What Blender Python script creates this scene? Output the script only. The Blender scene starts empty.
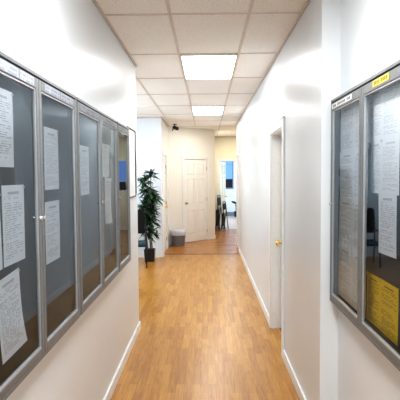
import bpy, bmesh, math, random
from mathutils import Vector, Matrix, Euler
random.seed(7)
PI = math.pi
scene = bpy.context.scene
COL = scene.collection

# ------------------------------------------------------------------ materials
def new_mat(name):
    m = bpy.data.materials.new(name); m.use_nodes = True
    nt = m.node_tree
    return m, nt, nt.nodes['Principled BSDF']

def plain(name, rgb, rough=0.5, metal=0.0, spec=0.5, bump=0.0, bscale=40, var=0.06):
    m, nt, b = new_mat(name)
    N, L = nt.nodes, nt.links
    b.inputs['Roughness'].default_value = rough
    b.inputs['Metallic'].default_value = metal
    b.inputs['Specular IOR Level'].default_value = spec
    tc = N.new('ShaderNodeTexCoord'); no = N.new('ShaderNodeTexNoise')
    no.inputs['Scale'].default_value = bscale; no.inputs['Detail'].default_value = 3
    L.new(tc.outputs['Object'], no.inputs['Vector'])
    r = N.new('ShaderNodeValToRGB')
    r.color_ramp.elements[0].color = (*[c*(1-var) for c in rgb], 1)
    r.color_ramp.elements[1].color = (*[min(1, c*(1+var)) for c in rgb], 1)
    r.color_ramp.elements[0].position = .35; r.color_ramp.elements[1].position = .65
    L.new(no.outputs['Fac'], r.inputs['Fac']); L.new(r.outputs['Color'], b.inputs['Base Color'])
    if bump:
        bp = N.new('ShaderNodeBump'); bp.inputs['Strength'].default_value = bump; bp.inputs['Distance'].default_value = .01
        L.new(no.outputs['Fac'], bp.inputs['Height']); L.new(bp.outputs['Normal'], b.inputs['Normal'])
    return m

def emit(name, rgb, s):
    m, nt, b = new_mat(name)
    b.inputs['Base Color'].default_value = (*rgb, 1)
    b.inputs['Emission Color'].default_value = (*rgb, 1)
    b.inputs['Emission Strength'].default_value = s
    return m

def wall_mat(name, rgb, rough=.33, spec=.5):
    """satin paint with faintly uneven gloss"""
    m, nt, b = new_mat(name); N, L = nt.nodes, nt.links
    b.inputs['Base Color'].default_value = (*rgb, 1)
    b.inputs['Roughness'].default_value = rough
    b.inputs['Specular IOR Level'].default_value = spec
    tc = N.new('ShaderNodeTexCoord'); mp = N.new('ShaderNodeMapping')
    mp.inputs['Scale'].default_value = (1, 1, .6)
    no = N.new('ShaderNodeTexNoise'); no.inputs['Scale'].default_value = 1.6; no.inputs['Detail'].default_value = 1
    L.new(tc.outputs['Object'], mp.inputs['Vector']); L.new(mp.outputs['Vector'], no.inputs['Vector'])
    r = N.new('ShaderNodeMapRange'); r.inputs['To Min'].default_value = rough-.02; r.inputs['To Max'].default_value = rough+.03
    L.new(no.outputs['Fac'], r.inputs['Value']); L.new(r.outputs['Result'], b.inputs['Roughness'])
    return m

def oak_mat(name, ramp, along='y', rough=.3):
    """three-strip oak laminate"""
    m, nt, b = new_mat(name); N, L = nt.nodes, nt.links
    tc = N.new('ShaderNodeTexCoord'); mp = N.new('ShaderNodeMapping')
    if along == 'y': mp.inputs['Rotation'].default_value = (0, 0, PI/2)
    L.new(tc.outputs['Object'], mp.inputs['Vector'])
    br = N.new('ShaderNodeTexBrick')
    br.inputs['Color1'].default_value = (0, 0, 0, 1); br.inputs['Color2'].default_value = (1, 1, 1, 1)
    br.inputs['Mortar'].default_value = (0, 0, 0, 1)
    br.inputs['Scale'].default_value = 1; br.inputs['Mortar Size'].default_value = .0011
    br.inputs['Mortar Smooth'].default_value = .3
    br.inputs['Brick Width'].default_value = .42; br.inputs['Row Height'].default_value = .066
    br.offset = .37; br.offset_frequency = 2; br.squash = 1
    L.new(mp.outputs['Vector'], br.inputs['Vector'])
    gm = N.new('ShaderNodeMapping'); gm.inputs['Scale'].default_value = (3.5, 60, 1)
    L.new(mp.outputs['Vector'], gm.inputs['Vector'])
    gn = N.new('ShaderNodeTexNoise'); gn.inputs['Scale'].default_value = 1; gn.inputs['Detail'].default_value = 5
    gn.inputs['Distortion'].default_value = 1.2
    L.new(gm.outputs['Vector'], gn.inputs['Vector'])
    mx = N.new('ShaderNodeMix'); mx.inputs['Factor'].default_value = .76
    sep = N.new('ShaderNodeSeparateColor'); L.new(br.outputs['Color'], sep.inputs['Color'])
    L.new(sep.outputs[0], mx.inputs['A']); L.new(gn.outputs['Fac'], mx.inputs['B'])
    r = N.new('ShaderNodeValToRGB')
    els = r.color_ramp.elements
    els[0].position = .22; els[0].color = (*ramp[0], 1)
    els[1].position = .78; els[1].color = (*ramp[2], 1)
    e = els.new(.48); e.color = (*ramp[1], 1)
    L.new(mx.outputs['Result'], r.inputs['Fac'])
    dk = N.new('ShaderNodeMix'); dk.data_type = 'RGBA'
    fm = N.new('ShaderNodeMath'); fm.operation = 'MULTIPLY'; fm.inputs[1].default_value = .35
    L.new(br.outputs['Fac'], fm.inputs[0]); L.new(fm.outputs[0], dk.inputs['Factor'])
    L.new(r.outputs['Color'], dk.inputs['A']); dk.inputs['B'].default_value = (.16, .07, .02, 1)
    L.new(dk.outputs['Result'], b.inputs['Base Color'])
    b.inputs['Roughness'].default_value = rough
    return m

def tile_mat(name):
    m, nt, b = new_mat(name); N, L = nt.nodes, nt.links
    tc = N.new('ShaderNodeTexCoord')
    n1 = N.new('ShaderNodeTexNoise'); n1.inputs['Scale'].default_value = 95; n1.inputs['Detail'].default_value = 3
    n2 = N.new('ShaderNodeTexNoise'); n2.inputs['Scale'].default_value = 1.1
    L.new(tc.outputs['Object'], n1.inputs['Vector']); L.new(tc.outputs['Object'], n2.inputs['Vector'])
    r = N.new('ShaderNodeValToRGB'); e = r.color_ramp.elements
    e[0].position = .33; e[0].color = (.82, .75, .67, 1); e[1].position = .50; e[1].color = (.98, .96, .92, 1)
    L.new(n1.outputs['Fac'], r.inputs['Fac'])
    mx = N.new('ShaderNodeMix'); mx.data_type = 'RGBA'; mx.blend_type = 'MULTIPLY'; mx.inputs['Factor'].default_value = .35
    r2 = N.new('ShaderNodeValToRGB'); e = r2.color_ramp.elements
    e[0].position = .3; e[0].color = (.92, .86, .80, 1); e[1].position = .6; e[1].color = (1, 1, 1, 1)
    L.new(n2.outputs['Fac'], r2.inputs['Fac'])
    L.new(r.outputs['Color'], mx.inputs['A']); L.new(r2.outputs['Color'], mx.inputs['B'])
    L.new(mx.outputs['Result'], b.inputs['Base Color'])
    b.inputs['Roughness'].default_value = .9
    bp = N.new('ShaderNodeBump'); bp.inputs['Strength'].default_value = .3; bp.inputs['Distance'].default_value = .004
    L.new(n1.outputs['Fac'], bp.inputs['Height']); L.new(bp.outputs['Normal'], b.inputs['Normal'])
    return m

def glass_mat(name, ior=1.7, tint=(.93, .96, .97)):
    m = bpy.data.materials.new(name); m.use_nodes = True
    nt = m.node_tree; N, L = nt.nodes, nt.links
    N.clear()
    out = N.new('ShaderNodeOutputMaterial'); mix = N.new('ShaderNodeMixShader')
    t = N.new('ShaderNodeBsdfTransparent'); t.inputs['Color'].default_value = (*tint, 1)
    g = N.new('ShaderNodeBsdfGlossy'); g.inputs['Roughness'].default_value = .015
    g.inputs['Color'].default_value = (.80, .91, 1, 1)
    fr = N.new('ShaderNodeFresnel'); fr.inputs['IOR'].default_value = ior
    L.new(fr.outputs[0], mix.inputs[0]); L.new(t.outputs[0], mix.inputs[1]); L.new(g.outputs[0], mix.inputs[2])
    L.new(mix.outputs[0], out.inputs['Surface'])
    return m

def text_mat(name, paper, ink, rows=24, cols=14, margin=.1, head=.86, density=.28, seed=0.0, strength=.8, duty=.5, full=False, gaps=None):
    """printed page: rows of word-like runs of ink, procedural, on the UV map of the sheet"""
    m, nt, b = new_mat(name); N, L = nt.nodes, nt.links
    uv = N.new('ShaderNodeUVMap'); sp = N.new('ShaderNodeSeparateXYZ'); L.new(uv.outputs[0], sp.inputs[0])
    oi = N.new('ShaderNodeObjectInfo')
    def M(op, a, bb=None, c=None):
        n = N.new('ShaderNodeMath'); n.operation = op
        for i, v in enumerate((a, bb, c)):
            if v is None: continue
            if isinstance(v, (int, float)): n.inputs[i].default_value = v
            else: L.new(v, n.inputs[i])
        return n.outputs[0]
    u, v = sp.outputs[0], sp.outputs[1]
    vr = M('MULTIPLY', v, rows); row = M('FLOOR', vr); fr = M('FRACT', vr)
    line = M('LESS_THAN', fr, duty)
    def wn(x, y):
        cb = N.new('ShaderNodeCombineXYZ'); L.new(x, cb.inputs[0]); L.new(y, cb.inputs[1])
        s = M('ADD', M('MULTIPLY', oi.outputs['Random'], 57.0), seed); L.new(s, cb.inputs[2])
        w = N.new('ShaderNodeTexWhiteNoise'); w.noise_dimensions = '3D'; L.new(cb.outputs[0], w.inputs['Vector'])
        return w.outputs['Value']
    cst = N.new('ShaderNodeValue'); cst.outputs[0].default_value = 3.3
    jit = wn(row, cst.outputs[0])
    uc = M('FLOOR', M('ADD', M('MULTIPLY', u, cols), M('MULTIPLY', jit, 3.7)))
    word = M('GREATER_THAN', wn(uc, row), density)
    c2 = N.new('ShaderNodeValue'); c2.outputs[0].default_value = 8.1
    endr = M('ADD', M('MULTIPLY', wn(row, c2.outputs[0]), .0 if full else .55), 1.0 if full else .5)
    inl = M('MULTIPLY', M('GREATER_THAN', u, margin), M('LESS_THAN', u, M('MINIMUM', endr, 1-margin)))
    blank = M('GREATER_THAN', wn(row, c2.outputs[0]), -1.0 if full else .16)
    inv = M('MULTIPLY', M('GREATER_THAN', v, margin*.7), M('LESS_THAN', v, head))
    mask = M('MULTIPLY', M('MULTIPLY', line, word), M('MULTIPLY', M('MULTIPLY', inl, inv), blank))
    if gaps is not None:                       # one row of separate block letters with gaps between words
        fu = M('FRACT', M('MULTIPLY', u, cols))
        mask = M('MULTIPLY', M('LESS_THAN', fu, .66), M('MULTIPLY', M('GREATER_THAN', v, .24), M('LESS_THAN', v, .78)))
        mask = M('MULTIPLY', mask, M('MULTIPLY', M('GREATER_THAN', u, margin), M('LESS_THAN', u, 1-margin)))
        for g in gaps: mask = M('MULTIPLY', mask, M('GREATER_THAN', M('ABSOLUTE', M('SUBTRACT', u, g)), .6/cols))
    # a centred heading
    hd = M('MULTIPLY', M('MULTIPLY', M('GREATER_THAN', v, head+.02), M('LESS_THAN', v, head+.055)),
           M('LESS_THAN', M('ABSOLUTE', M('SUBTRACT', u, .5)), .25))
    mask = M('MULTIPLY', M('MAXIMUM', mask, hd if head < .93 else mask), strength)
    mx = N.new('ShaderNodeMix'); mx.data_type = 'RGBA'
    L.new(mask, mx.inputs['Factor']); mx.inputs['A'].default_value = (*paper, 1); mx.inputs['B'].default_value = (*ink, 1)
    L.new(mx.outputs['Result'], b.inputs['Base Color'])
    b.inputs['Roughness'].default_value = .7; b.inputs['Specular IOR Level'].default_value = .2
    return m

WALL = wall_mat('wall_satin_paint', (.73, .745, .755), .31)
WALLC = wall_mat('cream_satin_paint', (.85, .835, .78), .4)
WALLY = wall_mat('yellowish_wall_paint', (.85, .80, .66), .45)
WALLB = wall_mat('cool_white_paint', (.82, .85, .88), .5)
TRIM = plain('white_gloss_trim', (.85, .85, .83), .3, var=.02)
DOORM = plain('white_door_paint', (.88, .87, .84), .32, var=.02)
CREAM = plain('cream_door_paint', (.62, .56, .42), .4, var=.03)
OAK = oak_mat('oak_laminate', ((.30, .108, .010), (.46, .205, .029), (.60, .315, .066)), 'y', .30)
OAK2 = oak_mat('red_oak_laminate', ((.27, .09, .010), (.40, .16, .024), (.52, .25, .052)), 'x', .25)
PINK = oak_mat('pale_floor', ((.52, .40, .36), (.60, .47, .43), (.66, .54, .50)), 'x', .3)
TILE = tile_mat('ceiling_tile')
GRID = plain('ceiling_grid_paint', (.74, .66, .58), .5)
ANGLE = plain('wall_angle_shadow_brown', (.62, .53, .46), .6)  # real angle trim; the brownish shadow at the ceiling edge is in its colour
PANEL = emit('light_diffuser', (.97, .985, 1), 10.5)
ALU = plain('brushed_aluminium', (.21, .212, .215), .40, .6, var=.04, bscale=80)
ALUH = plain('pale_aluminium', (.50, .505, .51), .38, .55, var=.03, bscale=80)
ALUD = plain('dark_aluminium', (.17, .17, .18), .45, .6, var=.05)
BLACKGAP = plain('black_gasket', (.012, .012, .013), .7)
FELT = plain('grey_felt', (.058, .060, .070), .95, spec=.1, bscale=300, var=.03)
NAVY = plain('dark_navy_felt', (.030, .036, .052), .95, spec=.1, bump=.2, bscale=300)
GLASS = glass_mat('cabinet_glass', 1.38, (.98,.985,.99))
GLASSR = glass_mat('cabinet_glass_clear', 1.26, (.99,.99,.99))
CHROME = plain('chrome', (.75, .75, .76), .15, 1.0)
BRASS = plain('polished_brass', (.80, .56, .16), .22, 1.0)
NICKEL = plain('satin_nickel', (.42, .38, .32), .3, 1.0)
PAPER = text_mat('printed_white_page', (.93, .94, .96), (.25, .25, .28), strength=.5, rows=34, cols=22, duty=.42)
PAPER2 = text_mat('dense_printed_page', (.95, .96, .97), (.33, .33, .37), rows=40, cols=26, density=.2, strength=.48, duty=.45)
PAPERB = text_mat('beige_printed_page', (.93, .91, .88), (.35, .33, .32), rows=38, cols=24, density=.25, strength=.5, duty=.45)  # beige puts the glass reflection over the lower right pages into the paper
YPAPER = text_mat('printed_yellow_page', (.95, .64, .012), (.18, .11, .01), rows=30, cols=18, density=.22, strength=.7, duty=.45)
STRIPW = text_mat('white_title_strip', (.80, .80, .80), (.02, .02, .02), rows=1, cols=17, margin=.06, head=.95, strength=.9, full=True, gaps=(.26,.74))
STRIPP = text_mat('pale_title_strip', (.36, .37, .40), (.17, .18, .2), rows=2, cols=14, margin=.05, head=.95, density=.35, strength=.6, duty=.6, full=True)
STRIPY = text_mat('yellow_title_strip', (.66, .53, .12), (.10, .06, .0), rows=1, cols=11, margin=.09, head=.95, strength=.85, full=True, gaps=(.46,))
PIN = plain('white_pin', (.8, .8, .8), .3)
LEAF = plain('dark_green_leaf', (.020, .050, .024), .42, var=.55, bscale=9)
LEAF2 = plain('mid_green_leaf', (.07, .17, .06), .45, var=.4, bscale=9)
BARK = plain('pale_trunk_bark', (.20, .17, .13), .8, bump=.4, bscale=60, var=.3)
POT = plain('black_plastic', (.012, .012, .014), .4)
SOIL = plain('dark_soil', (.03, .02, .015), .95, bump=.5)
BIN = plain('grey_plastic', (.16, .16, .165), .5)
BAG = plain('white_bin_liner', (.62, .65, .70), .3, bump=.3, bscale=25)
TEAL = plain('teal_upholstery', (.030, .075, .088), .8, bump=.2, bscale=150)
DARKM = plain('black_metal', (.016, .015, .015), .4, .3)
DARKB = plain('dark_brown_vinyl', (.012, .011, .010), .7, spec=.15)
STRIP = plain('dark_wood_transition', (.16, .075, .035), .4)
SKYB = emit('blue_daylight_pane', (.12, .26, .62), .75)
DARKG = plain('dark_window_pane', (.010, .014, .03), .15)
SLATE = plain('slate_blue_paint', (.20, .24, .32), .5)
WHITEB = plain('white_board_face', (.86, .86, .86), .3, var=.01)

# ------------------------------------------------------------------ mesh helpers
def box(bm, a, b):
    x0, x1 = sorted((a[0], b[0])); y0, y1 = sorted((a[1], b[1])); z0, z1 = sorted((a[2], b[2]))
    vs = [bm.verts.new(p) for p in ((x0,y0,z0),(x1,y0,z0),(x1,y1,z0),(x0,y1,z0),(x0,y0,z1),(x1,y0,z1),(x1,y1,z1),(x0,y1,z1))]
    for f in ((0,3,2,1),(4,5,6,7),(0,1,5,4),(1,2,6,5),(2,3,7,6),(3,0,4,7)):
        bm.faces.new([vs[i] for i in f])

def frustum(bm, x0, x1, z0, z1, yb, yt, ins):
    """raised field: base rectangle at y=yb, smaller top at y=yt"""
    A = [bm.verts.new(p) for p in ((x0,yb,z0),(x1,yb,z0),(x1,yb,z1),(x0,yb,z1))]
    B = [bm.verts.new(p) for p in ((x0+ins,yt,z0+ins),(x1-ins,yt,z0+ins),(x1-ins,yt,z1-ins),(x0+ins,yt,z1-ins))]
    bm.faces.new(B); bm.faces.new(A[::-1])
    for i in range(4): bm.faces.new((A[i], A[(i+1)%4], B[(i+1)%4], B[i]))

def lathe(bm, prof, c=(0,0,0), seg=24, rot=None, cap=True):
    rings = []
    for r, z in prof:
        ring = []
        for k in range(seg):
            a = 2*PI*k/seg
            p = Vector((r*math.cos(a), r*math.sin(a), z))
            if rot is not None: p = rot @ p
            ring.append(bm.verts.new(p + Vector(c)))
        rings.append(ring)
    for i in range(len(rings)-1):
        for k in range(seg):
            bm.faces.new((rings[i][k], rings[i][(k+1)%seg], rings[i+1][(k+1)%seg], rings[i+1][k]))
    if cap:
        bm.faces.new(rings[0][::-1]); bm.faces.new(rings[-1])

def tube(bm, pts, r, seg=10, taper=None):
    pts = [Vector(p) for p in pts]; rings = []
    n = len(pts)
    for i, p in enumerate(pts):
        d = (pts[min(i+1, n-1)] - pts[max(i-1, 0)]).normalized()
        up = Vector((0,0,1)) if abs(d.z) < .95 else Vector((1,0,0))
        s = d.cross(up).normalized(); t = s.cross(d)
        rr = r if taper is None else r + (taper-r)*i/(n-1)
        rings.append([bm.verts.new(p + (s*math.cos(2*PI*k/seg) + t*math.sin(2*PI*k/seg))*rr) for k in range(seg)])
    for i in range(n-1):
        for k in range(seg):
            bm.faces.new((rings[i][k], rings[i][(k+1)%seg], rings[i+1][(k+1)%seg], rings[i+1][k]))
    bm.faces.new(rings[0][::-1]); bm.faces.new(rings[-1])

def obj(name, bm, mat, parent=None, loc=(0,0,0), smooth=False, bevel=0.0, recalc=True):
    if recalc: bmesh.ops.recalc_face_normals(bm, faces=bm.faces[:])
    me = bpy.data.meshes.new(name); bm.to_mesh(me); bm.free()
    me.materials.append(mat)
    if smooth:
        for p in me.polygons: p.use_smooth = True
    o = bpy.data.objects.new(name, me); COL.objects.link(o)
    o.location = loc
    if parent: o.parent = parent
    if bevel:
        md = o.modifiers.new('bevel', 'BEVEL'); md.width = bevel; md.segments = 2; md.limit_method = 'ANGLE'
    return o

def tag(o, label=None, cat=None, group=None, kind=None):
    if label: o['label'] = label
    if cat: o['category'] = cat
    if group: o['group'] = group
    if kind: o['kind'] = kind
    return o

def empty(name, loc, rz=0, label=None, cat=None, group=None, kind=None):
    o = bpy.data.objects.new(name, None); COL.objects.link(o)
    o.location = loc; o.rotation_euler = (0, 0, rz); o.empty_display_size = .1
    return tag(o, label, cat, group, kind)

def struct(name, boxes, mat, bevel=0.0, label=None, cat=None):
    bm = bmesh.new()
    for a, b in boxes: box(bm, a, b)
    o = obj(name, bm, mat, bevel=bevel)
    return tag(o, label, cat, kind='structure')

# ------------------------------------------------------------------ measurements (metres; camera above the origin, corridor along +Y)
CEIL = 2.97
XL, XR, XN = -.78, .725, .84        # left wall, right wall, recessed near right wall
YLE, YST = 5.38, 3.06               # end of the left wall, step in the right wall
YA = 10.15; XS = -.955              # alcove end wall, side wall
YE = 15.4                           # wall at the end of the hall
YT = 10.55                          # transition between the floors

# floors and ceiling
struct('floor', [((-3.3,-3.1,-.05),(3.5,YT,0))], OAK, label='orange oak laminate corridor floor', cat='floor')
struct('floor_hall', [((-3.3,YT,-.05),(3.5,YE+.06,0))], OAK2, label='darker oak laminate floor past the transition strip', cat='floor')
struct('floor_far_room', [((-3.3,YE+.06,-.05),(3.5,21.2,0))], PINK, label='pale pinkish floor of the room beyond the far doorway', cat='floor')
struct('ceiling', [((-3.3,-3.1,CEIL),(3.5,21.2,CEIL+.1))], TILE, label='cream speckled suspended tile ceiling', cat='ceiling')
struct('trim_1', [((XS,YT-.022,0),(XR,YT+.022,.006))], STRIP, label='dark strip between the two floors', cat='trim')

# walls
struct('wall_left', [((XL-.14,-3,0),(XL,YLE,CEIL))], WALL, bevel=.012, label='white satin left corridor wall', cat='wall')
D1a, D1b = 4.56, 5.40              # opening of the near right door
D4a, D4b = 10.82, 11.50            # opening of the far right door
DH = 2.20
struct('wall_right', [((XR,YST,0),(XR+.14,D1a,CEIL)), ((XR,D1a,DH),(XR+.14,D1b,CEIL)), ((XR,D1b,0),(XR+.14,D4a,CEIL)),
                      ((XR,D4a,DH),(XR+.14,D4b,CEIL)), ((XR,D4b,0),(XR+.14,11.64,CEIL))], WALL, label='white satin right corridor wall', cat='wall')
struct('wall_right_near', [((XN,-3,0),(XN+.12,YST+.1,CEIL))], WALL, label='recessed wall behind the right notice cabinet', cat='wall')
struct('wall_back', [((-1,-3.1,0),(1,-3,CEIL))], WALL, label='wall behind the viewer', cat='wall')
struct('wall_alcove_front', [((-3.1,YLE-.14,0),(XL-.14,YLE-.02,CEIL))], WALLB, label='near wall of the alcove', cat='wall')
struct('wall_alcove_left', [((-3.2,YLE-.14,0),(-3.1,YA+.12,CEIL))], WALLB, label='left wall of the alcove', cat='wall')
struct('wall_alcove', [((-3.1,YA,0),(XS,YA+.12,CEIL))], WALLB, bevel=.006, label='bluish white wall behind the tall plant', cat='wall')
YO = 11.95                          # where the angled wall starts
D3a, D3b = 10.42, 11.30
struct('wall_side', [((XS-.12,YA+.12,0),(XS,D3a,CEIL)), ((XS-.12,D3a,DH),(XS,D3b,CEIL)), ((XS-.12,D3b,0),(XS,YO+.06,CEIL))], WALLC, label='short side wall with a door', cat='wall')

# angled wall, local frame: x along the wall, -y towards the corridor
A0 = Vector((XS, YO, 0)); A1 = Vector((.22, 13.14, 0)); AL = (A1-A0).length
AR = math.atan2(A1.y-A0.y, A1.x-A0.x)
OA, OB, OH = .52, 1.37, 2.17        # door opening in the angled wall
bm = bmesh.new()
box(bm, (0,0,0), (OA,.12,CEIL)); box(bm, (OA,0,OH), (OB,.12,CEIL)); box(bm, (OB,0,0), (AL,.12,CEIL))
o = obj('wall_angled', bm, WALLC, loc=A0); o.rotation_euler = (0,0,AR)
tag(o, 'angled cream wall with the six-panel door', 'wall', kind='structure')
struct('wall_hall_left', [((.08,13.16,0),(.20,YE,CEIL))], WALLC, label='left wall of the far hall', cat='wall')
EA, EB, EH = .40, 1.02, 2.20        # opening of the end doorway
struct('wall_end', [((.08,YE,0),(EA,YE+.12,CEIL)), ((EA,YE,EH),(EB,YE+.12,CEIL)), ((EB,YE,0),(1.10,YE+.12,CEIL)), ((1.10,YE,0),(1.46,YE+.12,1.25)), ((1.10,YE,2.25),(1.46,YE+.12,CEIL)), ((1.46,YE,0),(1.8,YE+.12,CEIL))], WALLY, label='cream wall at the end with an open doorway', cat='wall')
struct('wall_hall_right', [((1.65,11.64,0),(1.77,YE,CEIL)), ((XR+.14,11.52,0),(1.77,11.64,CEIL))], WALLC, label='right wall of the far hall', cat='wall')
struct('wall_far', [((-1.6,20.5,0),(3.3,20.62,CEIL))], WALLB, label='far wall of the bright room', cat='wall')
struct('wall_far_left', [((-1.7,YE+.12,0),(-1.6,20.6,CEIL)), ((-1.7,YE,0),(.08,YE+.12,CEIL))], WALLB, label='left wall of the bright room', cat='wall')
struct('wall_far_right', [((3.2,YE+.12,0),(3.3,20.6,CEIL)), ((1.8,YE,0),(3.3,YE+.12,CEIL))], WALLB, label='right wall of the bright room', cat='wall')

# baseboards
bh, bt = .095, .016
struct('baseboard_left', [((XL,-3,0),(XL+bt,YLE+.004,bh))], TRIM, bevel=.004, label='white baseboard under the left cabinets', cat='baseboard')
struct('baseboard_right', [((XR-bt,YST,0),(XR,D1a-.095,bh)), ((XR-bt,D1b+.1,0),(XR,D4a-.085,bh))], TRIM, bevel=.004, label='white baseboard along the right wall', cat='baseboard')
struct('baseboard_right_near', [((XN-bt,-3,0),(XN,YST,bh))], TRIM, label='white baseboard of the recessed wall', cat='baseboard')
struct('baseboard_alcove', [((-3.1,YA-bt,0),(XS+bt,YA,bh+.02))], TRIM, bevel=.004, label='white baseboard behind the tall plant', cat='baseboard')
struct('baseboard_side', [((XS,YA,0),(XS+bt,D3a-.07,bh)), ((XS,D3b+.07,0),(XS+bt,YO-.02,bh))], TRIM, label='white baseboard of the short side wall', cat='baseboard')
bm = bmesh.new(); box(bm, (.02,-bt,0), (OA-.075,0,bh)); box(bm, (OB+.075,-bt,0), (AL,0,bh))
o = obj('baseboard_angled', bm, TRIM, loc=A0); o.rotation_euler = (0,0,AR); tag(o, 'white baseboard of the angled wall', 'baseboard', kind='structure')
struct('baseboard_end', [((.2,YE-bt,0),(EA-.07,YE,bh)), ((EB+.07,YE-bt,0),(1.65,YE,bh))], TRIM, label='white baseboard of the end wall', cat='baseboard')
struct('baseboard_far', [((-1.6,20.46,0),(3.2,20.5,.16))], SLATE, label='slate blue baseboard of the bright room', cat='baseboard')

# ceiling grid and wall angles
bm = bmesh.new()
GX = (-.272, .328); GY = [3.70+1.2*k for k in range(-5, 8)]
w = .012; zt = CEIL-.006
for x in GX: box(bm, (x-w,-3,zt), (x+w,11.9 if x < 0 else 15.4,CEIL+.001))
for x in (-.872, -1.472, -2.072, -2.672): box(bm, (x-w,YLE,zt), (x+w,YA,CEIL+.001))
for y in GY:
    if y > YE: continue
    x0 = XL if y < YLE else (-3.1 if y < YA else (XS if y < YO else .2))
    x1 = XN if y < YST else (XR if y < 11.6 else 1.65)
    if YO < y < 13.14: x0 = XS + (y-YO)*(A1.x-A0.x)/(A1.y-A0.y)
    box(bm, (x0,y-w,zt), (x1,y+w,CEIL+.001))
tag(obj('trim_2', bm, GRID), 'tan metal grid of the suspended ceiling', 'ceiling grid', kind='structure')
bm = bmesh.new(); a = .015
box(bm, (XL,-3,CEIL-.022), (XL+a,YLE,CEIL)); box(bm, (XR-a,YST,CEIL-.022), (XR,11.64,CEIL)); box(bm, (XN-a,-3,CEIL-.022), (XN,YST,CEIL))
box(bm, (-3.1,YA-a,CEIL-.022), (XS,YA,CEIL)); box(bm, (XS,YA,CEIL-.022), (XS+a,YO,CEIL)); box(bm, (.2,YE-a,CEIL-.022), (1.65,YE,CEIL))
tag(obj('trim_3', bm, ANGLE), 'shadow-brown angle trim where walls meet the ceiling', 'trim', kind='structure')

# ------------------------------------------------------------------ ceiling lights
def ceiling_light(y0, label):
    x0, x1 = GX[0]+w, GX[1]-w
    t = empty('ceiling_light', ((x0+x1)/2, y0+.6, CEIL-.02), 0, label, 'light', 'fluorescent ceiling panels')
    hx, hy = (x1-x0)/2, .6-w
    bm = bmesh.new(); f = .012
    box(bm, (-hx,-hy,0), (-hx+f,hy,.02)); box(bm, (hx-f,-hy,0), (hx,hy,.02)); box(bm, (-hx+f,-hy,0), (hx-f,-hy+f,.02)); box(bm, (-hx+f,hy-f,0), (hx-f,hy,.02))
    obj('light_frame', bm, TRIM, t)
    bm = bmesh.new(); box(bm, (-hx+f,-hy+f,.004), (hx-f,hy-f,.016))
    obj('diffuser', bm, PANEL, t)
ceiling_light(4.90, 'large bright rectangular ceiling light, nearer of the two')
ceiling_light(8.50, 'bright rectangular ceiling light farther down, smaller of the two')

# ------------------------------------------------------------------ doors
def panel_door_mesh(W, H, T=.038):
    """six-panel slab, local x 0..W, front at y=0 (facing -y), back at y=T"""
    bm = bmesh.new(); st = .105
    cx = W/2; mid = .05
    rails = [(0,.20), (H*.385,H*.385+.16), (H*.765,H*.765+.10), (H-.11,H)]
    box(bm, (0,0,0), (st,T,H)); box(bm, (W-st,0,0), (W,T,H)); box(bm, (cx-mid,0,rails[0][1]), (cx+mid,T,rails[1][0]))
    box(bm, (cx-mid,0,rails[1][1]), (cx+mid,T,rails[2][0])); box(bm, (cx-mid,0,rails[2][1]), (cx+mid,T,rails[3][0]))
    for z0, z1 in rails: box(bm, (st,0,z0), (W-st,T,z1))
    for i in range(3):
        z0, z1 = rails[i][1], rails[i+1][0]
        for xa, xb in ((st,cx-mid), (cx+mid,W-st)):
            box(bm, (xa,.016,z0), (xb,T-.012,z1))
            frustum(bm, xa+.014, xb-.014, z0+.014, z1-.014, .016, .003, .022)
    return bm

def knob_mesh(c, d, r=.028):
    bm = bmesh.new()
    rot = Vector((0,0,1)).rotation_difference(Vector(d)).to_matrix()
    lathe(bm, [(r*1.05,0),(r*1.1,.004),(r*.95,.008),(r*.4,.012),(r*.38,.03),(r*.75,.036),(r*1.0,.048),(r*.95,.06),(r*.6,.068),(r*.2,.07)], c, 20, rot)
    return bm

def casing_mesh(x0, x1, H, wd=.07, t=.018, y=0.0):
    """flat casing round an opening, proud of y=0 towards -y"""
    bm = bmesh.new()
    box(bm, (x0-wd,y-t,0), (x0,y,H)); box(bm, (x1,y-t,0), (x1+wd,y,H)); box(bm, (x0-wd,y-t,H), (x1+wd,y,H+wd))
    box(bm, (x0-wd-.006,y-t-.007,H+wd-.012), (x1+wd+.006,y,H+wd+.006))
    return bm

def make_door(name, loc, rz, W, H, label, recess=.03, knob_x=None, knob_z=1.0, kmat=BRASS, depth=.12, hinge_x=None, cw=.07, dm=DOORM, jamb=.012):
    t = empty(name, loc, rz, label, 'door', kind='structure')
    obj('door_casing', casing_mesh(0, W, H, cw), TRIM, t, bevel=.004)
    bm = bmesh.new()
    box(bm, (0,-.002,0), (jamb,depth,H)); box(bm, (W-jamb,-.002,0), (W,depth,H)); box(bm, (jamb,-.002,H-jamb), (W-jamb,depth,H))
    sy = recess-.014
    if sy > .004:
        box(bm, (jamb,sy,0), (jamb+.012,sy+.012,H-jamb)); box(bm, (W-jamb-.012,sy,0), (W-jamb,sy+.012,H-jamb)); box(bm, (jamb+.012,sy,H-jamb-.012), (W-jamb-.012,sy+.012,H-jamb))
    obj('door_jamb', bm, TRIM, t)
    slab = obj('door_slab', panel_door_mesh(W-2*jamb-.006, H-jamb-.012), dm, t, (jamb+.003, recess, .008))
    if knob_x is not None:
        k = obj('door_knob', knob_mesh((knob_x, recess, knob_z), (0,-1,0)), kmat, t, smooth=True); tag(k, 'round metal door knob')
    if hinge_x is not None:
        for z in (.25, 1.1, H-.25):
            bm = bmesh.new(); lathe(bm, [(.007,z-.045),(.007,z+.045)], (hinge_x, recess-.008, 0), 10); obj('door_hinge', bm, NICKEL, t)
    return t

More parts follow.
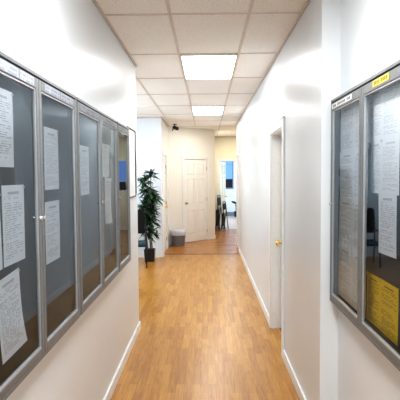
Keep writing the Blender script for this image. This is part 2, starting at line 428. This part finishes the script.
# door_1: deep-set door in the right wall: local +x along -Y, front towards -X
make_door('door_1', (XR, D1b, 0), -PI/2, D1b-D1a, DH, 'white door set deep in the right wall with a brass knob', recess=.105, knob_x=.085, knob_z=.99, depth=.145, cw=.085)
struct('trim_4', [((XR+.09,D1a,0),(XR+.14,D1b,.012))], STRIP, label='dark threshold under the right door', cat='threshold')
# door_2: six-panel door in the angled wall
t2 = make_door('door_2', A0+Vector((math.cos(AR)*OA, math.sin(AR)*OA, 0)), AR, OB-OA, OH, 'closed white six-panel door in the angled wall', recess=.012, knob_x=.075, knob_z=1.02, kmat=NICKEL, hinge_x=OB-OA-.01)
# door_3: in the short side wall, facing +X: local +x along +Y
make_door('door_3', (XS, D3a, 0), PI/2, D3b-D3a, DH, 'white door in the side wall between plant and bin', recess=.015, knob_x=.60, knob_z=1.03, kmat=BRASS, hinge_x=D3b-D3a-.02)
# door_4: far end of the right wall
make_door('door_4', (XR, D4b, 0), -PI/2, D4b-D4a, DH, 'white door at the far end of the right wall', recess=.04)
# doorway at the end, with its leaf standing open into the far room
t = empty('door_5', (EA, YE, 0), 0, 'open cream door in the doorway at the end of the hall', 'door', kind='structure')
obj('door_casing', casing_mesh(0, EB-EA, EH, .065), TRIM, t)
bm = bmesh.new(); box(bm, (0,-.002,0), (.014,.125,EH)); box(bm, (EB-EA-.014,-.002,0), (EB-EA,.125,EH)); box(bm, (.014,-.002,EH-.014), (EB-EA-.014,.125,EH))
obj('door_jamb', bm, TRIM, t)
leaf = obj('door_slab', panel_door_mesh(.78, EH-.03), CREAM, t, (.022, .13, .01)); leaf.rotation_euler = (0,0,math.radians(74))
k = obj('door_knob', knob_mesh((.70, 0, 1.02), (0,-1,0)), BRASS, leaf, smooth=True)

# ------------------------------------------------------------------ window of the far room
t = empty('window_1', (.72, 20.5, 1.20), 0, 'narrow window with blue daylight above a dark lower pane', 'window', kind='structure')
W2, WH = .37, 1.20
bm = bmesh.new(); f = .045
box(bm, (-W2-f,-.03,-f), (-W2,0,WH+f)); box(bm, (W2,-.03,-f), (W2+f,0,WH+f)); box(bm, (-W2,-.03,WH), (W2,0,WH+f)); box(bm, (-W2,-.05,-f), (W2,0,0)); box(bm, (-W2,-.025,.36), (W2,0,.39)); box(bm, (-W2,-.02,.985), (W2,0,1.0))
obj('window_frame', bm, SLATE, t)
bm = bmesh.new(); box(bm, (-W2,-.008,.39), (W2,-.002,WH)); tag(obj('window_pane', bm, SKYB, t), 'upper pane with blue daylight')
bm = bmesh.new(); box(bm, (-W2,-.008,0), (W2,-.002,.36)); tag(obj('window_pane', bm, DARKG, t), 'dark lower pane')

t = empty('window_2', (1.28, YE+.06, 1.25), 0, 'narrow window beside the far doorway, seen only as a blue reflection', 'window', kind='structure')
bm = bmesh.new(); box(bm, (-.18,-.06,0), (-.15,.05,1.0)); box(bm, (.15,-.06,0), (.18,.05,1.0)); box(bm, (-.15,-.06,0), (.15,.05,.03)); box(bm, (-.15,-.06,.97), (.15,.05,1.0)); box(bm, (-.15,-.04,.30), (.15,.03,.33))
obj('window_frame', bm, TRIM, t)
bm = bmesh.new(); box(bm, (-.15,0,.33), (.15,.01,.97)); obj('window_pane', bm, SKYB, t)
bm = bmesh.new(); box(bm, (-.15,0,.03), (.15,.01,.30)); obj('window_pane', bm, DARKG, t)

# ------------------------------------------------------------------ notice cabinets
CZ0, CZ1 = .955, 2.190
def cabinet(side, y_first, n, dw, label, group, felt, glass, strips, lock_at, zt=CZ1):
    """side -1: on the left wall, +1: on the right wall. Doors run from y_first away (+Y)"""
    xw = XL if side < 0 else XN
    out = 1 if side < 0 else -1
    D = .060 if side < 0 else .070
    H = zt-CZ0
    root = empty('notice_cabinet', (xw, y_first, CZ0), 0, label, 'notice cabinet', group)
    Wt = n*dw; fr = .016
    def B(bm, u0, u1, o0, o1, z0, z1): box(bm, (out*o0, u0, z0), (out*o1, u1, z1))
    bm = bmesh.new()
    B(bm, 0, Wt, .001, .008, 0, H)
    B(bm, .002, fr, .008, D-.004, 0, H); B(bm, Wt-fr, Wt-.002, .008, D-.004, 0, H)
    B(bm, fr, Wt-fr, .008, D, 0, fr); B(bm, fr, Wt-fr, .008, D, H-fr, H)
    obj('cabinet_case', bm, ALU, root, bevel=.002)
    bm = bmesh.new(); B(bm, fr, Wt-fr, .008, .011, fr, H-fr); obj('backboard', bm, felt, root)
    bm = bmesh.new(); B(bm, fr, Wt-fr, D-.021, D-.016, H-fr-.006, H-fr)   # dark gasket line under the top rail
    for k in range(0, n+1):
        u = min(max(k*dw, fr+.003), Wt-fr-.003); B(bm, u-.004, u+.004, D-.0215, D-.012, fr, H-fr-.006)
    obj('gasket', bm, BLACKGAP, root)
    for k in range(n):
        u0 = k*dw + (fr+.001 if k == 0 else .003); u1 = (k+1)*dw - (fr+.001 if k == n-1 else .003)
        z0, z1 = fr+.002, H-fr-.007
        s, tr, br_ = .030, .046, .030
        bm = bmesh.new(); o0, o1 = D-.020, D
        B(bm, u0, u0+s, o0, o1, z0, z1); B(bm, u1-s, u1, o0, o1, z0, z1)
        B(bm, u0+s, u1-s, o0, o1, z0, z0+br_); B(bm, u0+s, u1-s, o0, o1, z1-tr, z1)
        door = obj('cabinet_door', bm, ALU, root, bevel=.003)
        bm = bmesh.new()  # pale inner beading round the pane
        i0 = .007
        B(bm, u0+s, u0+s+i0, o0+.004, o1-.004, z0+br_, z1-tr); B(bm, u1-s-i0, u1-s, o0+.004, o1-.004, z0+br_, z1-tr)
        B(bm, u0+s+i0, u1-s-i0, o0+.004, o1-.002, z0+br_, z0+br_+i0); B(bm, u0+s+i0, u1-s-i0, o0+.004, o1-.004, z1-tr-i0, z1-tr)
        tag(obj('beading', bm, ALUH, door), 'pale beading round the pane')
        bm = bmesh.new(); x = out*(D-.011)
        vs = [bm.verts.new(p) for p in ((x,u0+s,z0+br_),(x,u1-s,z0+br_),(x,u1-s,z1-tr),(x,u0+s,z1-tr))]
        fce = bm.faces.new(vs if out > 0 else vs[::-1])
        obj('glass_pane', bm, glass, door, recalc=False)
        for (a0, a1, za, zb, mt, lb) in strips[k]:
            bm = bmesh.new(); uvl = bm.loops.layers.uv.new('UVMap')
            x = out*(D+.0012)
            ua, ub = (u0+a0*(u1-u0), u0+a1*(u1-u0))
            q = ((x,ua,za),(x,ub,za),(x,ub,zb),(x,ua,zb))
            uvs = ((0,0),(1,0),(1,1),(0,1)) if out > 0 else ((1,0),(0,0),(0,1),(1,1))
            vs = [bm.verts.new(p) for p in q]
            fc = bm.faces.new(vs)
            for lp, u_ in zip(fc.loops, uvs): lp[uvl].uv = u_
            if out < 0: fc.normal_flip()
            tag(obj('title_strip', bm, mt, door, recalc=False), lb)
        lu = {'near': u0+s*.5, 'far': u1-s*.5}[lock_at[k]]
        bm = bmesh.new(); rot = Matrix.Rotation(out*PI/2, 3, 'Y')
        lathe(bm, [(.011,0),(.011,.006),(.009,.009),(.004,.010),(.004,.007)], (out*D, lu, 1.567-CZ0), 16, rot)
        obj('lock', bm, CHROME, door, smooth=False)
    return root

zs0, zs1 = CZ1-CZ0-.016-.007-.041, CZ1-CZ0-.016-.007-.006
pale = lambda a, b: (a, b, zs0, zs1, STRIPP, 'pale title strip with small print')
GA = 'aluminium notice cabinets on the left wall'
dwL = .6033
YC = 1.473
cabinet(-1, YC, 2, dwL, 'grey glazed two-door notice cabinet nearest the viewer on the left wall', GA, FELT, GLASS,
        [[pale(.1,.62), pale(.64,.9)], [pale(.12,.5), pale(.53,.9)]], ['far','near'])
cabinet(-1, YC+2*dwL+.003, 2, dwL, 'grey glazed two-door notice cabinet in the middle of the left wall', GA, FELT, GLASS,
        [[pale(.12,.88)], [pale(.12,.88)]], ['far','near'])
cabinet(-1, YC+4*dwL+.006, 1, dwL, 'narrow single-door notice cabinet farthest along the left wall, without papers', GA, FELT, GLASS,
        [[pale(.12,.88)]], ['near'])
ZTR = 2.205; dwR = .60
zr0, zr1 = ZTR-CZ0-.016-.007-.036, ZTR-CZ0-.016-.007-.008
cabinet(1, 3.022-2*dwR, 2, dwR, 'grey glazed two-door notice cabinet on the right wall filled with papers', None, NAVY, GLASSR,
        [[(.37,.72,zr0+.002,zr1+.003,STRIPY,'yellow title strip with dark lettering')], [(.26,.95,zr0,zr1,STRIPW,'white title strip with black lettering')]], ['near','far'], zt=ZTR)

# ------------------------------------------------------------------ papers
def paper(side, y0, y1, z0, z1, mat, label, group, tilt=0, curl=0.0, layer=0, pin=True):
    xb = XL+.0125 if side < 0 else XN-.0125
    out = 1 if side < 0 else -1
    W, H = y1-y0, z1-z0
    base = empty('paper_notice', (xb+out*layer*.0012, (y0+y1)/2, (z0+z1)/2), 0, label, 'paper', group)
    base.rotation_euler = (math.radians(tilt), 0, 0)
    bm = bmesh.new(); uvl = bm.loops.layers.uv.new('UVMap'); n, mrow = 6, 10
    ph = random.random()*6
    V = {}
    for i in range(n+1):
        for j in range(mrow+1):
            u, v = i/n, j/mrow
            d = .0006*(1+math.sin(ph+u*3+v*4)) + curl*(1-v)**3*(.3+.7*(u if side < 0 else 1-u))
            V[i,j] = bm.verts.new((out*d, (u-.5)*W, (v-.5)*H))
    for i in range(n):
        for j in range(mrow):
            f = bm.faces.new((V[i,j], V[i+1,j], V[i+1,j+1], V[i,j+1]))
            for lp, (a, b) in zip(f.loops, ((i,j),(i+1,j),(i+1,j+1),(i,j+1))):
                u = a/n if side < 0 else 1-a/n
                lp[uvl].uv = (u, b/mrow)
            if out < 0: f.normal_flip()
    obj('sheet', bm, mat, base, smooth=True, recalc=False)
    if pin:
        for sx in ((-1, 1) if pin == 2 else (1,)):
            bm = bmesh.new(); rot = Matrix.Rotation(out*PI/2, 3, 'Y')
            lathe(bm, [(.0045,0),(.005,.003),(.003,.006),(.001,.007)], (out*.002, sx*(W/2-.010), H/2-.010), 10, rot)
            obj('push_pin', bm, PIN, base, smooth=True)
    return base
GL = 'printed notices in the left cabinets'
paper(-1, 1.690, 1.905, 1.785, 2.080, PAPER, 'white printed notice, highest in the nearest left cabinet door', GL)
paper(-1, 1.782, 1.998, 1.405, 1.716, PAPER, 'white letter below the top notice in the nearest left door, beside the lock stile', GL)
paper(-1, 1.550, 1.766, 1.400, 1.690, PAPER, 'white notice at the left photo edge, cut off by the frame', GL, tilt=2)
paper(-1, 1.722, 1.938, 1.060, 1.372, PAPER, 'tilted white notice with a lifted bottom edge, lowest in the nearest left door', GL, tilt=5, curl=.018)
paper(-1, 2.262, 2.478, 1.683, 1.985, PAPER2, 'upper of two white notices in the second left cabinet door', GL)
paper(-1, 2.255, 2.475, 1.327, 1.627, PAPER, 'lower of two white notices in the second left cabinet door', GL)
paper(-1, 2.900, 3.125, 1.630, 1.937, PAPER, 'single pale notice in the third left cabinet door', GL)
paper(-1, 3.530, 3.770, 1.740, 1.990, PAPERB, 'upper notice in the fourth left cabinet door', GL)
paper(-1, 3.590, 3.815, 1.380, 1.735, PAPERB, 'long slanted notice hanging low in the fourth left cabinet door', GL, tilt=-4, curl=.012)
GR = 'white pages filling the narrow right door'
rows = [(1.880,2.155,'top'), (1.600,1.884,'second'), (1.318,1.604,'third'), (1.000,1.322,'bottom')]
for ri, (z0, z1, nm) in enumerate(rows):
    for ci, (ya, yb, cn) in enumerate(((2.708,2.990,'far'), (2.470,2.712,'near'))):
        paper(1, ya, yb, z0, z1, (PAPER2 if ri < 2 else PAPERB), '%s page of the %s column in the right cabinet\'s farther door' % (nm, cn), GR, layer=ri*2+ci+.5, pin=False)  # lower two rows: reflection on the glass painted as beige paper
GD = 'white pages in the nearer right door'
paper(1, 2.283, 2.383+.09, 1.910, 2.168, PAPER2, 'top white page left in the right cabinet\'s nearer door', GD, layer=1, pin=2)
paper(1, 2.290, 2.435, 1.655, 1.915, PAPER2, 'second white page left in the nearer right door, above the loose letter', GD)
paper(1, 2.070, 2.288, 1.910, 2.168, PAPER2, 'top white page at the right photo edge, under the yellow title strip', GD, layer=1, pin=2)
paper(1, 2.074, 2.294, 1.655, 1.915, PAPER2, 'second white page at the right photo edge in the nearer right door', GD, layer=.5)
paper(1, 2.092, 2.312, 1.375, 1.662, PAPER, 'white letter hanging alone above the yellow sheets', GD, tilt=-1.5, layer=2)
GY_ = 'yellow sheets in the right cabinet'
paper(1, 2.282, 2.498-.02, .998, 1.248, YPAPER, 'yellow printed sheet on the left, beside the cabinet\'s centre stile', GY_, tilt=-1)
paper(1, 2.065, 2.284, .998, 1.252, YPAPER, 'yellow printed sheet at the right photo edge', GY_, layer=1)

# ------------------------------------------------------------------ small framed white board at the end of the left wall
t = empty('white_board', (XL, 4.90, 1.535), 0, 'small white board with rounded black frame at the end of the left wall', 'board')
def rrect(w_, h_, r, n=6):
    pts = []
    for cx, cz, a0 in ((w_/2-r,h_-r,0), (-w_/2+r,h_-r,PI/2), (-w_/2+r,r,PI), (w_/2-r,r,1.5*PI)):
        for k in range(n+1):
            a = a0+PI/2*k/n; pts.append((cx+r*math.cos(a), cz+r*math.sin(a)))
    return pts
bm = bmesh.new(); P = rrect(.50, .68, .03)
lo = [bm.verts.new((.002,y,z)) for y, z in P]; hi = [bm.verts.new((.012,y,z)) for y, z in P]
bm.faces.new(lo); bm.faces.new(hi)
for i in range(len(P)): bm.faces.new((lo[i], lo[(i+1)%len(P)], hi[(i+1)%len(P)], hi[i]))
obj('board_face', bm, WHITEB, t)
bm = bmesh.new(); Q = rrect(.51, .69, .035); 
tube(bm, [(.014,y,z-.005) for y, z in Q]+[(.014,Q[0][0],Q[0][1]-.005)], .009, 8)
obj('board_frame', bm, DARKM, t, smooth=True)

# ------------------------------------------------------------------ tall potted plant
def leaf_blade(bm, base, direction, L, Wd, droop, roll):
    d = Vector(direction).normalized()
    side = d.cross(Vector((0,0,1)))
    if side.length < .05: side = Vector((1,0,0))
    side.normalize(); side = (Matrix.Rotation(roll, 3, d) @ side)
    n = 5; pr = None
    for i in range(n+1):
        s = i/n
        c = Vector(base) + d*L*s + Vector((0,0,-droop*L*s*s))
        hw = Wd*.5*math.sin(PI*min(.98, .12+.86*s))**.8
        if i == n: hw = .0005
        l = bm.verts.new(c+side*hw); r = bm.verts.new(c-side*hw)
        if pr: bm.faces.new((pr[0], pr[1], r, l))
        pr = (l, r)

PX, PY = -1.175, 9.72
t = empty('potted_plant', (PX, PY, 0), 0, 'tall dark green artificial plant in a black square pot', 'plant')
bm = bmesh.new(); s0, s1, ph = .092, .108, .25
A = [bm.verts.new((sx*s0, sy*s0, 0)) for sx, sy in ((-1,-1),(1,-1),(1,1),(-1,1))]
Bv = [bm.verts.new((sx*s1, sy*s1, ph)) for sx, sy in ((-1,-1),(1,-1),(1,1),(-1,1))]
Cv = [bm.verts.new((sx*(s1-.015), sy*(s1-.015), ph)) for sx, sy in ((-1,-1),(1,-1),(1,1),(-1,1))]
Dv = [bm.verts.new((sx*(s1-.02), sy*(s1-.02), ph-.04)) for sx, sy in ((-1,-1),(1,-1),(1,1),(-1,1))]
bm.faces.new(A[::-1]); bm.faces.new(Dv)
for R0, R1 in ((A,Bv),(Bv,Cv),(Cv,Dv)):
    for i in range(4): bm.faces.new((R0[i], R0[(i+1)%4], R1[(i+1)%4], R1[i]))
obj('pot', bm, POT, t, bevel=.004)
bm = bmesh.new(); box(bm, (-s1+.022,-s1+.022,ph-.05), (s1-.022,s1-.022,ph-.03)); obj('soil', bm, SOIL, t)
trunks = [((-.045,.0), (-.10,.02), 1.62), ((.05,-.02), (.045,-.03), 1.80), ((.0,.05), (-.02,.06), 1.38)]
for (b0, b1, hh) in trunks:
    bm = bmesh.new()
    pts = [(b0[0]+(b1[0]-b0[0])*k/8+.010*math.sin(k*1.3+hh*5), b0[1]+(b1[1]-b0[1])*k/8, .20+(hh-.20)*k/8) for k in range(9)]
    tube(bm, pts, .015, 8, .008); obj('trunk', bm, BARK, t, smooth=True)
rnd = random.Random(11)
bmA, bmB = bmesh.new(), bmesh.new()
def cluster(cx, cy, cz, n, L0, L1, up0=-.3, up1=1.1):
    for k in range(n):
        a = rnd.uniform(0, 2*PI); e = rnd.uniform(up0, up1)
        L = rnd.uniform(L0, L1)
        d = (math.cos(a)*math.cos(e), .85*math.sin(a)*math.cos(e), math.sin(e))
        leaf_blade(bmB if rnd.random() < .2 else bmA, (cx+rnd.uniform(-.02,.02), cy+rnd.uniform(-.02,.02), cz+rnd.uniform(-.05,.05)), d, L, rnd.uniform(.034,.056), rnd.uniform(.1,.55), rnd.uniform(-.6,.6))
cluster(.045,-.03,1.76,44,.12,.24); cluster(-.10,.02,1.60,44,.12,.24); cluster(-.04,.0,1.68,14,.1,.18)
for z, n in ((1.48,50),(1.37,80),(1.26,96),(1.14,96),(1.02,84),(.90,72),(.78,60),(.66,40),(.56,24)):
    for q in range(3):
        a = rnd.uniform(0, 2*PI); r = rnd.uniform(.02,.09)
        cluster(math.cos(a)*r*1.2-.01, math.sin(a)*r, z+rnd.uniform(-.05,.05), n//3, .13, .27, -.5, .9)
cluster(.14,-.03,.52,12,.10,.17,-.2,1.0); cluster(-.05,.0,.52,6,.12,.2)
obj('foliage', bmA, LEAF, t, recalc=False); tag(obj('foliage', bmB, LEAF2, t, recalc=False), 'lighter green leaves')

# ------------------------------------------------------------------ waiting chair left of the plant
t = empty('waiting_chair', (-1.43, 9.17, 0), math.radians(8), 'dark metal chair with a teal seat, half hidden behind the left wall corner', 'chair')
bm = bmesh.new(); box(bm, (-.24,-.23,.42), (.24,.22,.475)); obj('seat', bm, TEAL, t, bevel=.02)
bm = bmesh.new(); box(bm, (-.23,.235,.60), (.23,.275,1.08)); tag(obj('backrest', bm, DARKB, t, bevel=.015), 'dark backrest')
for sx in (-1, 1):
    bm = bmesh.new(); tube(bm, [(sx*.255,-.25,0),(sx*.255,-.22,.3),(sx*.255,-.20,.66)], .013); obj('leg', bm, DARKM, t, smooth=True)
    bm = bmesh.new(); tube(bm, [(sx*.245,.30,0),(sx*.245,.24,.35),(sx*.245,.25,.7),(sx*.235,.285,1.0)], .013); obj('leg', bm, DARKM, t, smooth=True)
    bm = bmesh.new(); tube(bm, [(sx*.255,-.215,.655),(sx*.255,0,.675),(sx*.25,.24,.655)], .017); obj('armrest', bm, DARKM, t, smooth=True)
bm = bmesh.new(); bm.free()
for pts in ([(-.25,-.21,.41),(.25,-.21,.41)], [(-.25,.235,.41),(.25,.235,.41)], [(-.24,.25,.82),(.24,.25,.82)]):
    bm = bmesh.new(); tube(bm, pts, .011); obj('stretcher', bm, DARKM, t, smooth=True)

# ------------------------------------------------------------------ waste bin
t = empty('waste_bin', (-.715, 11.88, 0), 0, 'grey waste bin with a white liner in the corner beside the six-panel door', 'bin')
bm = bmesh.new()
lathe(bm, [(.145,0),(.15,.01),(.175,.30),(.178,.335),(.184,.34),(.184,.352),(.172,.352),(.145,.02)], (0,0,0), 36)
obj('bin_body', bm, BIN, t, smooth=False)
bm = bmesh.new(); rnd = random.Random(3); seg = 40; rings = []
for (r, z, am) in ((.181,.262,.004),(.187,.28,.004),(.192,.345,.005),(.188,.385,.012),(.160,.405,.016),(.10,.395,.02),(.05,.37,.01)):
    rings.append([bm.verts.new(((r+rnd.uniform(-am,am)*.6)*math.cos(2*PI*k/seg), (r+rnd.uniform(-am,am)*.6)*math.sin(2*PI*k/seg), z+rnd.uniform(-am,am))) for k in range(seg)])
for i in range(len(rings)-1):
    for k in range(seg): bm.faces.new((rings[i][k], rings[i][(k+1)%seg], rings[i+1][(k+1)%seg], rings[i+1][k]))
bm.faces.new(rings[-1])
obj('liner_bag', bm, BAG, t, smooth=True)

# ------------------------------------------------------------------ security camera
t = empty('security_camera', (-.76, 11.55, CEIL), 0, 'small black security camera under the ceiling above the bin', 'camera')
bm = bmesh.new(); lathe(bm, [(.05,-.012),(.05,0)], (0,0,0), 20); obj('mount_plate', bm, DARKM, t)
bm = bmesh.new(); tube(bm, [(0,0,-.01),(0,0,-.055),(.015,-.02,-.075)], .013); obj('bracket', bm, DARKM, t, smooth=True)
rot = Vector((0,0,1)).rotation_difference(Vector((.75,-.65,-.35)).normalized()).to_matrix()
bm = bmesh.new(); lathe(bm, [(.035,-.07),(.042,-.06),(.042,.07),(.036,.075),(.034,.06)], (.02,-.03,-.095), 20, rot); obj('camera_body', bm, DARKM, t)
bm = bmesh.new(); lathe(bm, [(.026,.062),(.02,.07),(.008,.074)], (.02,-.03,-.095), 16, rot); obj('lens', bm, DARKG, t)
bm = bmesh.new(); tube(bm, [(-.02,.01,-.095),(-.06,.03,-.13),(-.055,.03,-.16)], .018); obj('cable_box', bm, DARKM, t, smooth=True)

# ------------------------------------------------------------------ two dark folded chairs leaning by the far doorway
def folded_chair(x, y, h, rz, lean, label):
    t = empty('folded_chair', (x, y, 0), rz, label, 'chair', 'dark folded chairs by the far doorway')
    t.rotation_euler = (math.radians(lean), 0, rz)
    for sx in (-1, 1):
        bm = bmesh.new(); tube(bm, [(sx*.21,-.075,.012),(sx*.205,-.03,h*.5),(sx*.19,.0,h*.9),(sx*.15,.004,h)], .014, 8); obj('leg', bm, DARKM, t, smooth=True)
        bm = bmesh.new(); tube(bm, [(sx*.18,.065,.012),(sx*.18,.02,h*.4),(sx*.18,-.01,h*.66)], .014, 8); obj('leg', bm, DARKM, t, smooth=True)
    bm = bmesh.new(); tube(bm, [(-.15,.004,h),(0,.006,h+.01),(.15,.004,h)], .014, 8); obj('top_rail', bm, DARKM, t, smooth=True)
    for pts in ([(-.18,.06,.06),(.18,.06,.06)], [(-.205,-.068,.08),(.205,-.068,.08)]):
        bm = bmesh.new(); tube(bm, pts, .010, 8); obj('stretcher', bm, DARKM, t, smooth=True)
    bm = bmesh.new(); box(bm, (-.17,-.012,h*.72), (.17,.012,h*.95)); obj('backrest', bm, DARKB, t, bevel=.008)
    bm = bmesh.new(); box(bm, (-.165,.026,h*.14), (.165,.056,h*.60)); obj('seat', bm, DARKB, t, bevel=.010)
folded_chair(.375, 15.10, 1.10, math.radians(74), 0, 'taller dark folded chair standing left beside the far doorway')
folded_chair(.545, 15.12, .90, math.radians(74), 0, 'shorter dark folded chair standing before the open cream door')

# ------------------------------------------------------------------ small plant in the far room
t = empty('small_plant', (1.21, 20.0, 0), 0, 'small dark potted plant on the floor of the bright far room', 'plant')
bm = bmesh.new(); lathe(bm, [(.065,0),(.07,.01),(.085,.20),(.092,.205),(.092,.225),(.08,.225),(.076,.19),(.01,.188)], (0,0,0), 20); obj('pot', bm, POT, t)
bm = bmesh.new(); tube(bm, [(0,0,.18),(.015,0,.4),(.03,0,.56)], .008, 8); tube(bm, [(.0,0,.18),(-.02,.01,.36),(-.03,.01,.58)], .007, 8); obj('stem', bm, DARKM, t, smooth=True)
bm = bmesh.new()
leaf_blade(bm, (.03,0,.55), (-.95,-.1,.45), .26, .12, .05, .9); leaf_blade(bm, (.03,0,.54), (.4,-.3,-.5), .12, .11, .1, .7); leaf_blade(bm, (-.03,.01,.57), (-.7,-.2,.4), .18, .09, .1, .8); leaf_blade(bm, (.03,0,.52), (-.2,-.5,-.4), .12, .10, .1, .4)
obj('foliage', bm, DARKM, t, recalc=False)

# ------------------------------------------------------------------ lamps
def area(name, loc, rot, sx, sy, power, rgb):
    l = bpy.data.lights.new(name, 'AREA'); l.shape = 'RECTANGLE'; l.size = sx; l.size_y = sy; l.energy = power; l.color = rgb
    o = bpy.data.objects.new(name, l); COL.objects.link(o); o.location = loc; o.rotation_euler = rot
    return o
area('corridor_lamp', (0,1.7,2.94), (0,0,0), .55, 1.1, 44, (.90,.96,1))
area('corridor_lamp', (0,-1.4,2.94), (0,0,0), .55, 1.1, 38, (.90,.96,1))
area('alcove_daylight', (-3.05,7.8,1.7), (0,-PI/2,0), 1.6, 2.4, 62, (.68,.85,1))
area('hall_lamp', (.2,11.6,2.94), (0,0,0), .5, .9, 17, (1,.96,.90))
area('hall_lamp', (.75,14.0,2.94), (0,0,0), .4, .8, 20, (1,.94,.80))
area('far_room_daylight', (2.9,18.2,1.7), (0,PI/2,0), 1.6, 2.4, 70, (.70,.88,1))
area('far_room_lamp', (.8,18,2.9), (0,0,0), 1.2, 1.2, 20, (.85,.94,1))

wd = bpy.data.worlds.new('world'); scene.world = wd; wd.use_nodes = True
wd.node_tree.nodes['Background'].inputs[0].default_value = (.8,.85,.9,1); wd.node_tree.nodes['Background'].inputs[1].default_value = .3

# ------------------------------------------------------------------ camera
cd = bpy.data.cameras.new('camera'); cd.sensor_width = 36; cd.lens = 36*480/400; cd.clip_start = .05
cam = bpy.data.objects.new('camera', cd); COL.objects.link(cam)
R = Matrix.Rotation(math.atan(7/480), 3, 'Z') @ Matrix.Rotation(PI/2-math.atan(25/480), 3, 'X') @ Matrix.Rotation(math.radians(-.4), 3, 'Z')
cam.matrix_world = Matrix.Translation((0,0,1.75)) @ R.to_4x4()
scene.camera = cam
scene.view_settings.view_transform = 'Standard'
scene.view_settings.exposure = 0.56
scene.view_settings.gamma = 0.87
